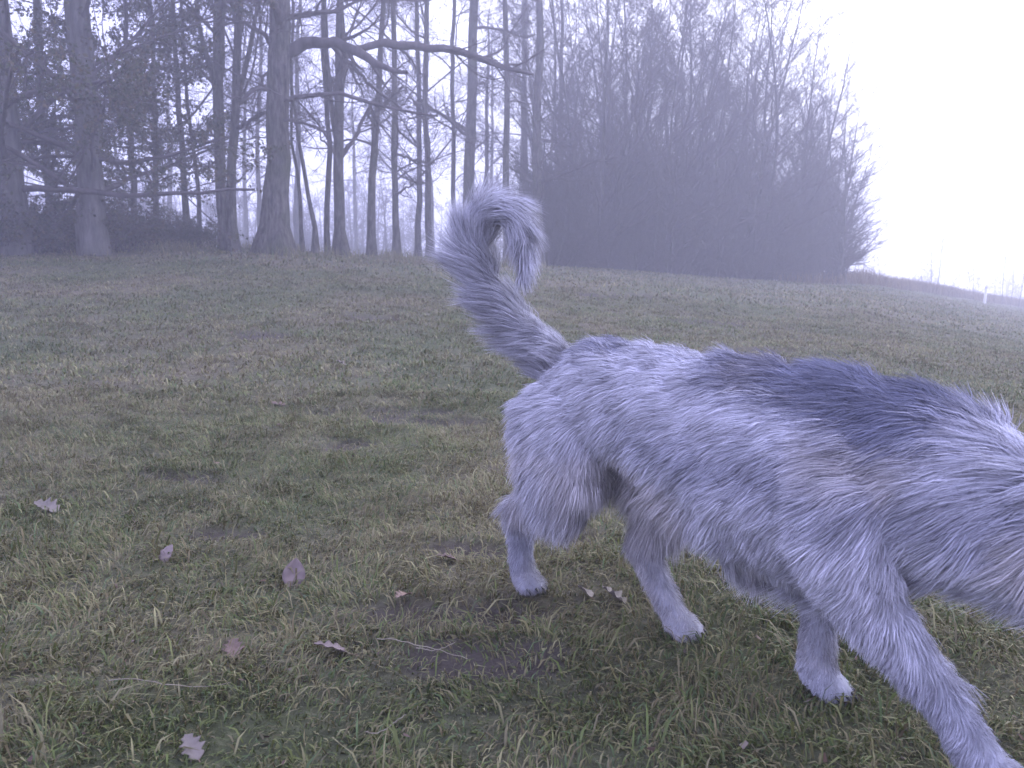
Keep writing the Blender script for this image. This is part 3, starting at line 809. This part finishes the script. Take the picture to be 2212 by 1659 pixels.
# ------------------------------------------------------------------ the dog, trotting away to the lower right
SC = np.array([1.24, 1.17, 1.11])
HEAD = R(-51)
dog = empty('dog', (0, 0, 0), HEAD, tuple(SC))
tag(dog, 'shaggy grey and white dog with curled raised tail trotting out to the right', 'dog')
SP = []      # (centre, radii)
def chain(pts, sub=6):
    """pts: (x, y, z, rx, ry, rz) or (x, y, z, r)"""
    pts = [p if len(p) == 6 else (*p[:3], p[3], p[3], p[3]) for p in pts]
    for a, b in zip(pts[:-1], pts[1:]):
        for k in range(sub):
            t = k / sub
            SP.append(tuple(a[i] * (1 - t) + b[i] * t for i in range(6)))
    SP.append(pts[-1])
chain([(.03, 0, .485, .09, .095, .095), (.10, 0, .50, .10, .125, .125), (.22, 0, .49, .10, .12, .125), (.34, 0, .45, .11, .135, .16), (.46, 0, .42, .12, .145, .19),
       (.58, 0, .415, .12, .15, .19), (.68, 0, .44, .10, .12, .15), (.76, 0, .43, .09, .10, .12), (.83, 0, .41, .085, .09, .10), (.90, 0, .385, .08, .08, .085)], 5)
HX, HZ = .0, -.205
chain([(.94, 0, .58 + HZ, .085, .085, .08), (1.00, 0, .560 + HZ, .06, .06, .055), (1.06, 0, .535 + HZ, .042, .038, .036), (1.115, 0, .518 + HZ, .034, .031, .030)], 4)
for s in (-1, 1):      # cheeks, ears
    chain([(.93, s * .045, .565 + HZ, .04), (.98, s * .03, .55 + HZ, .034)], 3)
    chain([(.895, s * .05, .625 + HZ, .035, .022, .03), (.885, s * .062, .672 + HZ, .022, .016, .022), (.882, s * .066, .705 + HZ, .010, .009, .010)], 4)
def leg(pts): chain(pts, 7)
# far hind leg reaching forward under the belly, near hind leg pushing off behind
leg([(.06, .075, .44, .10), (.13, .095, .36, .088), (.19, .095, .28, .062), (.175, .075, .215, .042), (.15, .055, .155, .030), (.20, .05, .09, .025), (.245, .045, .035, .026)])
leg([(.05, -.075, .44, .10), (.06, -.09, .36, .088), (.05, -.085, .29, .062), (-.04, -.065, .235, .042), (-.115, -.05, .19, .030), (-.12, -.045, .11, .025), (-.115, -.045, .035, .026)])
# front legs
leg([(.60, .09, .42, .075), (.555, .105, .35, .062), (.51, .10, .27, .044), (.52, .075, .20, .033), (.53, .06, .12, .027), (.535, .055, .035, .029)])
leg([(.64, -.09, .41, .078), (.65, -.105, .34, .066), (.68, -.09, .26, .046), (.74, -.075, .19, .034), (.79, -.06, .12, .028), (.83, -.055, .06, .029)])
PAWS = [(.245, .045, .0), (-.115, -.045, .0), (.535, .055, .0), (.83, -.055, .03)]
for (x_, y_, z_) in PAWS:
    SP.append((x_ + .012, y_, z_ + .028, .036, .032, .026))
    for j, dy in enumerate((-.026, -.009, .009, .026)):
        dx = .040 if abs(dy) < .01 else .030
        SP.append((x_ + dx, y_ + dy, z_ + .018, .019, .0105, .016))
# tail: sickle curl over the rump
def dog_local(px_, py_, depth):
    p = at(px_, py_, depth) - DOGO
    c_, s_ = math.cos(-HEAD), math.sin(-HEAD)
    return np.array([c_ * p[0] - s_ * p[1], s_ * p[0] + c_ * p[1], p[2]]) / SC
paw1 = ground_at(1135, 1282)
c_, s_ = math.cos(HEAD), math.sin(HEAD)
lx, ly = -.105 * SC[0], -.045 * SC[1]
DOGO = np.array([paw1[0] - (c_ * lx - s_ * ly), paw1[1] - (s_ * lx + c_ * ly), 0.0])
DOGO[2] = float(terrain(DOGO[0] + .3, DOGO[1] - .3)) - .004
dog.location = DOGO
TD = DOGO[1] + .03
TAIL = [(1228, 832), (1185, 765), (1120, 700), (1058, 628), (1022, 555), (1020, 490), (1052, 448), (1098, 450), (1128, 500), (1135, 560), (1128, 610)]
TR = [.042, .034, .027, .024, .022, .020, .018, .016, .014, .011, .007]
tp = np.array([dog_local(a, b, TD - .012 * k) for k, (a, b) in enumerate(TAIL)])
chain([(.04, 0, .53, .06)] + [(*tp[k], TR[k]) for k in range(len(tp))], 8)

def sphere_template():
    import bmesh
    bm = bmesh.new(); bmesh.ops.create_icosphere(bm, subdivisions=3, radius=1)
    v = np.array([k.co[:] for k in bm.verts]); f = np.array([[k.index for k in q.verts] for q in bm.faces]); bm.free()
    return v, f
sv, sf = sphere_template()
Vb = np.concatenate([sv * np.array(s[3:]) + np.array(s[:3]) for s in SP]); Fb = np.concatenate([sf + i * len(sv) for i in range(len(SP))])
tmp = bpy.data.objects.new('tmp_body', mesh_np('tmp_body', Vb, [Fb])); COL.objects.link(tmp)
md = tmp.modifiers.new('r', 'REMESH'); md.mode = 'VOXEL'; md.voxel_size = .0065
ms = tmp.modifiers.new('s', 'SMOOTH'); ms.iterations = 7; ms.factor = .5
dg = bpy.context.evaluated_depsgraph_get()
body_me = bpy.data.meshes.new_from_object(tmp.evaluated_get(dg))
bpy.data.objects.remove(tmp)
body_me.name = 'body'
nv = len(body_me.vertices); co = np.empty(nv * 3, dtype=np.float32); body_me.vertices.foreach_get('co', co); co = co.reshape(-1, 3).astype(float)
body_me.polygons.foreach_set('use_smooth', np.ones(len(body_me.polygons), dtype=bool))

tdense = resample(tp, 80); ttan = norm(np.gradient(tdense, axis=0))
def tail_info(p):
    d = np.linalg.norm(p[:, None] - tdense[None], axis=2); i = d.argmin(1)
    return d[np.arange(len(p)), i], i
def fur_colour(p, rng=None):
    p = p.copy()
    if rng is not None: p += rng.normal(0, .016, p.shape)
    x, y, z = p[:, 0], p[:, 1], p[:, 2]
    n = fnoise(x * 1.0, z + y * .7, .07, 5, 2); n2 = fnoise(x, z, .22, 8, 2)
    white = np.array([.70, .70, .76]); grey = np.array([.36, .37, .44]); dark = np.array([.19, .20, .27])
    top = .585 + .05 * (n2 - .5) - .085 * smooth01((x - .2) / .45)
    k = smooth01((z - top) / .06 + (n - .5) * 1.2)                 # dark saddle
    band = np.exp(-((z - (.45 + .10 * (n2 - .5))) / .035) ** 2) * smooth01((x - .15) / .2) * .75    # grey flank patch of the coat
    leg = smooth01((.27 - z) / .1) * (.4 + 2.2 * n * n)
    c = white[None] * (1 - .20 * n[:, None])
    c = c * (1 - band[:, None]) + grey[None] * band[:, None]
    c = c * (1 - k[:, None] * (x > -.05)[:, None]) + dark[None] * k[:, None] * (x > -.05)[:, None]
    lg = np.clip(leg * .45, 0, .8)[:, None]
    c = c * (1 - lg) + grey * lg
    nearhead = smooth01((x - .86) / .06)[:, None] * smooth01((.45 - z) / .05)[:, None]
    c = c * (1 - nearhead) + white * nearhead
    d, i = tail_info(p)
    t = ((d < .075) & (i > 3))[:, None]
    tc = white[None] * (.95 - .2 * n[:, None])
    return np.where(t, tc, c)
cc = np.ones((nv, 4), dtype=np.float32); cc[:, :3] = fur_colour(co) * .8
a_ = body_me.attributes.new('col', 'FLOAT_COLOR', 'POINT'); a_.data.foreach_set('color', cc.ravel())
M_FUR = mat_attr('dog_fur', .75, .15, .15)
body = obj('body', body_me, M_FUR, dog)

# coat: many tapered hairs rooted on the skin
rng = np.random.default_rng(700)
body_me.calc_loop_triangles()
tri = np.empty(len(body_me.loop_triangles) * 3, dtype=np.int32); body_me.loop_triangles.foreach_get('vertices', tri); tri = tri.reshape(-1, 3)
A, B, C_ = co[tri[:, 0]], co[tri[:, 1]], co[tri[:, 2]]
nr = np.cross(B - A, C_ - A); ar = np.linalg.norm(nr, axis=1); fn = nr / np.maximum(ar, 1e-12)[:, None]
NH = 340000
pick = rng.choice(len(tri), NH, p=ar / ar.sum()); r1 = np.sqrt(rng.random(NH))[:, None]; r2 = rng.random(NH)[:, None]
hp = A[pick] * (1 - r1) + B[pick] * r1 * (1 - r2) + C_[pick] * r1 * r2; hn = fn[pick]
d_, ti = tail_info(hp); istail = (d_ < .06) & (ti > 4)
x, y, z = hp.T
flow = np.stack([-np.ones(NH), np.zeros(NH), -.55 - .9 * smooth01((.50 - z) / .2)], 1)
flow[:, 0] *= np.where(z < .27, .25, 1.0)
flow[istail] = ttan[ti[istail]] * 1.0 + np.array([0, 0, -.45])
# small locks clump together
lock = np.stack([fnoise(x * 1.3 + 3, z + y, .03, 51, 2), fnoise(y + 7, z + x, .03, 52, 2), fnoise(x + y, z + 5, .03, 53, 2)], 1) - .5
stiff = np.where(istail, .75, .40)[:, None]
flow = flow - hn * (flow * hn).sum(1, keepdims=True) * np.where(istail, 0.3, .95)[:, None]
hd = norm(hn * stiff + norm(flow) + lock * 1.1 + rng.normal(0, .12, (NH, 3)))
ln = np.full(NH, .042)
ln = np.where(z < .27, .024, ln); ln = np.where((z < .27) & (z > .16) & (x < .3), .032, ln)
ln = np.where(z < .06, .012, ln)
ln = np.where((z < .36) & (z > .22), .075, ln)                       # belly, breeches
ln = np.where((x < .06) & (z > .3) & (z < .5), .062, ln)
ln = np.where((x > .62) & (x < .88), .058, ln)                       # ruff
ln = np.where(x > .90, .014, ln); ln = np.where(x > 1.0, .006, ln)
ln = np.where(istail, .070 - .00018 * np.abs(ti - 45), ln)
ln = np.where((z < .37) & (x > .45) & (np.abs(y) > .055) & (z > .16), .030, ln)
ln = np.where((z < .16) & (z > .05), .021, ln)
tt = ti / 80.0
ln = np.where(istail, .030 + .055 * np.sin(np.pi * np.clip(tt * .9 + .08, 0, 1)), ln)
ln *= rng.uniform(.45, 1.2, NH) * (.75 + .5 * fnoise(x + y, z, .05, 59, 2))
w = np.where(ln > .03, .0012, .0008) * rng.uniform(.6, 1.3, NH)
side = norm(np.cross(hd, hn + rng.normal(0, .6, (NH, 3))))
bendv = norm(flow) * .35 + np.array([0, 0, -.25]) - hn * .22 + lock * .4
p1 = hp + hd * (ln * .5)[:, None]; p2 = p1 + norm(hd + bendv) * (ln * .5)[:, None]
hp0 = hp - hn * .003
w_ = w[:, None] * .5
V = np.stack([hp0 - side * w_, hp0 + side * w_, p1 - side * w_ * .8, p1 + side * w_ * .8, p2 - side * w_ * .15, p2 + side * w_ * .15], 1)
q = (np.arange(NH)[:, None, None] * 6 + np.array([[[0, 1, 3, 2], [2, 3, 5, 4]]])).reshape(-1, 4)
hc = fur_colour(hp, rng)
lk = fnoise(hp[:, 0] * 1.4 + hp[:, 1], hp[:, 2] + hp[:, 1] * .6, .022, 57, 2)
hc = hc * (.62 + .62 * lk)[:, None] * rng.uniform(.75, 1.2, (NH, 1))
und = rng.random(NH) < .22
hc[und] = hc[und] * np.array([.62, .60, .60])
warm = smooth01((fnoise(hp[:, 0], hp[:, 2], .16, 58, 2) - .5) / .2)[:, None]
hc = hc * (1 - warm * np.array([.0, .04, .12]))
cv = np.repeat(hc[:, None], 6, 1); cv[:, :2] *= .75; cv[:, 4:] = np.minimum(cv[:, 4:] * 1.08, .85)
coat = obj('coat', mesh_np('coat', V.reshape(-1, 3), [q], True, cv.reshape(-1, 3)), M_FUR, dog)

M_DARK = simple_mat('dark_wet', (.02, .018, .018), .25)
def ball(name, c, r, mat, parent):
    me = mesh_np(name, sv * np.array(r) + np.array(c), [sf]); return obj(name, me, mat, parent)
for s in (-1, 1): ball('eye', (1.005, s * .040, .585 + HZ), (.011, .010, .011), M_DARK, dog)
ball('nose', (1.146, 0, .524 + HZ), (.013, .016, .012), M_DARK, dog)
for (x_, y_, z_) in PAWS:
    bb = Bag()
    for dy in (-.026, -.009, .009, .026):
        dx = .055 if abs(dy) < .01 else .045
        bb.add(*tubes(np.array([[[x_ + dx, y_ + dy, z_ + .020], [x_ + dx + .007, y_ + dy, z_ + .017], [x_ + dx + .012, y_ + dy, z_ + .009]]]), np.array([[.0032, .0026, .0008]]), 6))
    obj('claws', bb.mesh('claws'), M_DARK, dog)

# ------------------------------------------------------------------ mist
hx, hy0, hy1, hz0, hz1 = 230, -35, 270, -12, 26
V = np.array([[x_, y_, z_] for z_ in (hz0, hz1) for y_ in (hy0, hy1) for x_ in (-hx, hx)], dtype=float)
q = np.array([[0, 2, 3, 1], [4, 5, 7, 6], [0, 1, 5, 4], [2, 6, 7, 3], [0, 4, 6, 2], [1, 3, 7, 5]])
hz = obj('haze', mesh_np('haze', V, [q], False)); tag(hz, kind='stuff')
hm = bpy.data.materials.new('haze'); hm.use_nodes = True
hn_ = hm.node_tree; hn_.nodes.clear()
ho = hn_.nodes.new('ShaderNodeOutputMaterial'); hv = hn_.nodes.new('ShaderNodeVolumePrincipled')
hv.inputs['Color'].default_value = (.89, .90, 1.0, 1); hv.inputs['Density'].default_value = .0100; hv.inputs['Anisotropy'].default_value = .3
hn_.links.new(hv.outputs[0], ho.inputs['Volume'])
hz.data.materials.append(hm)
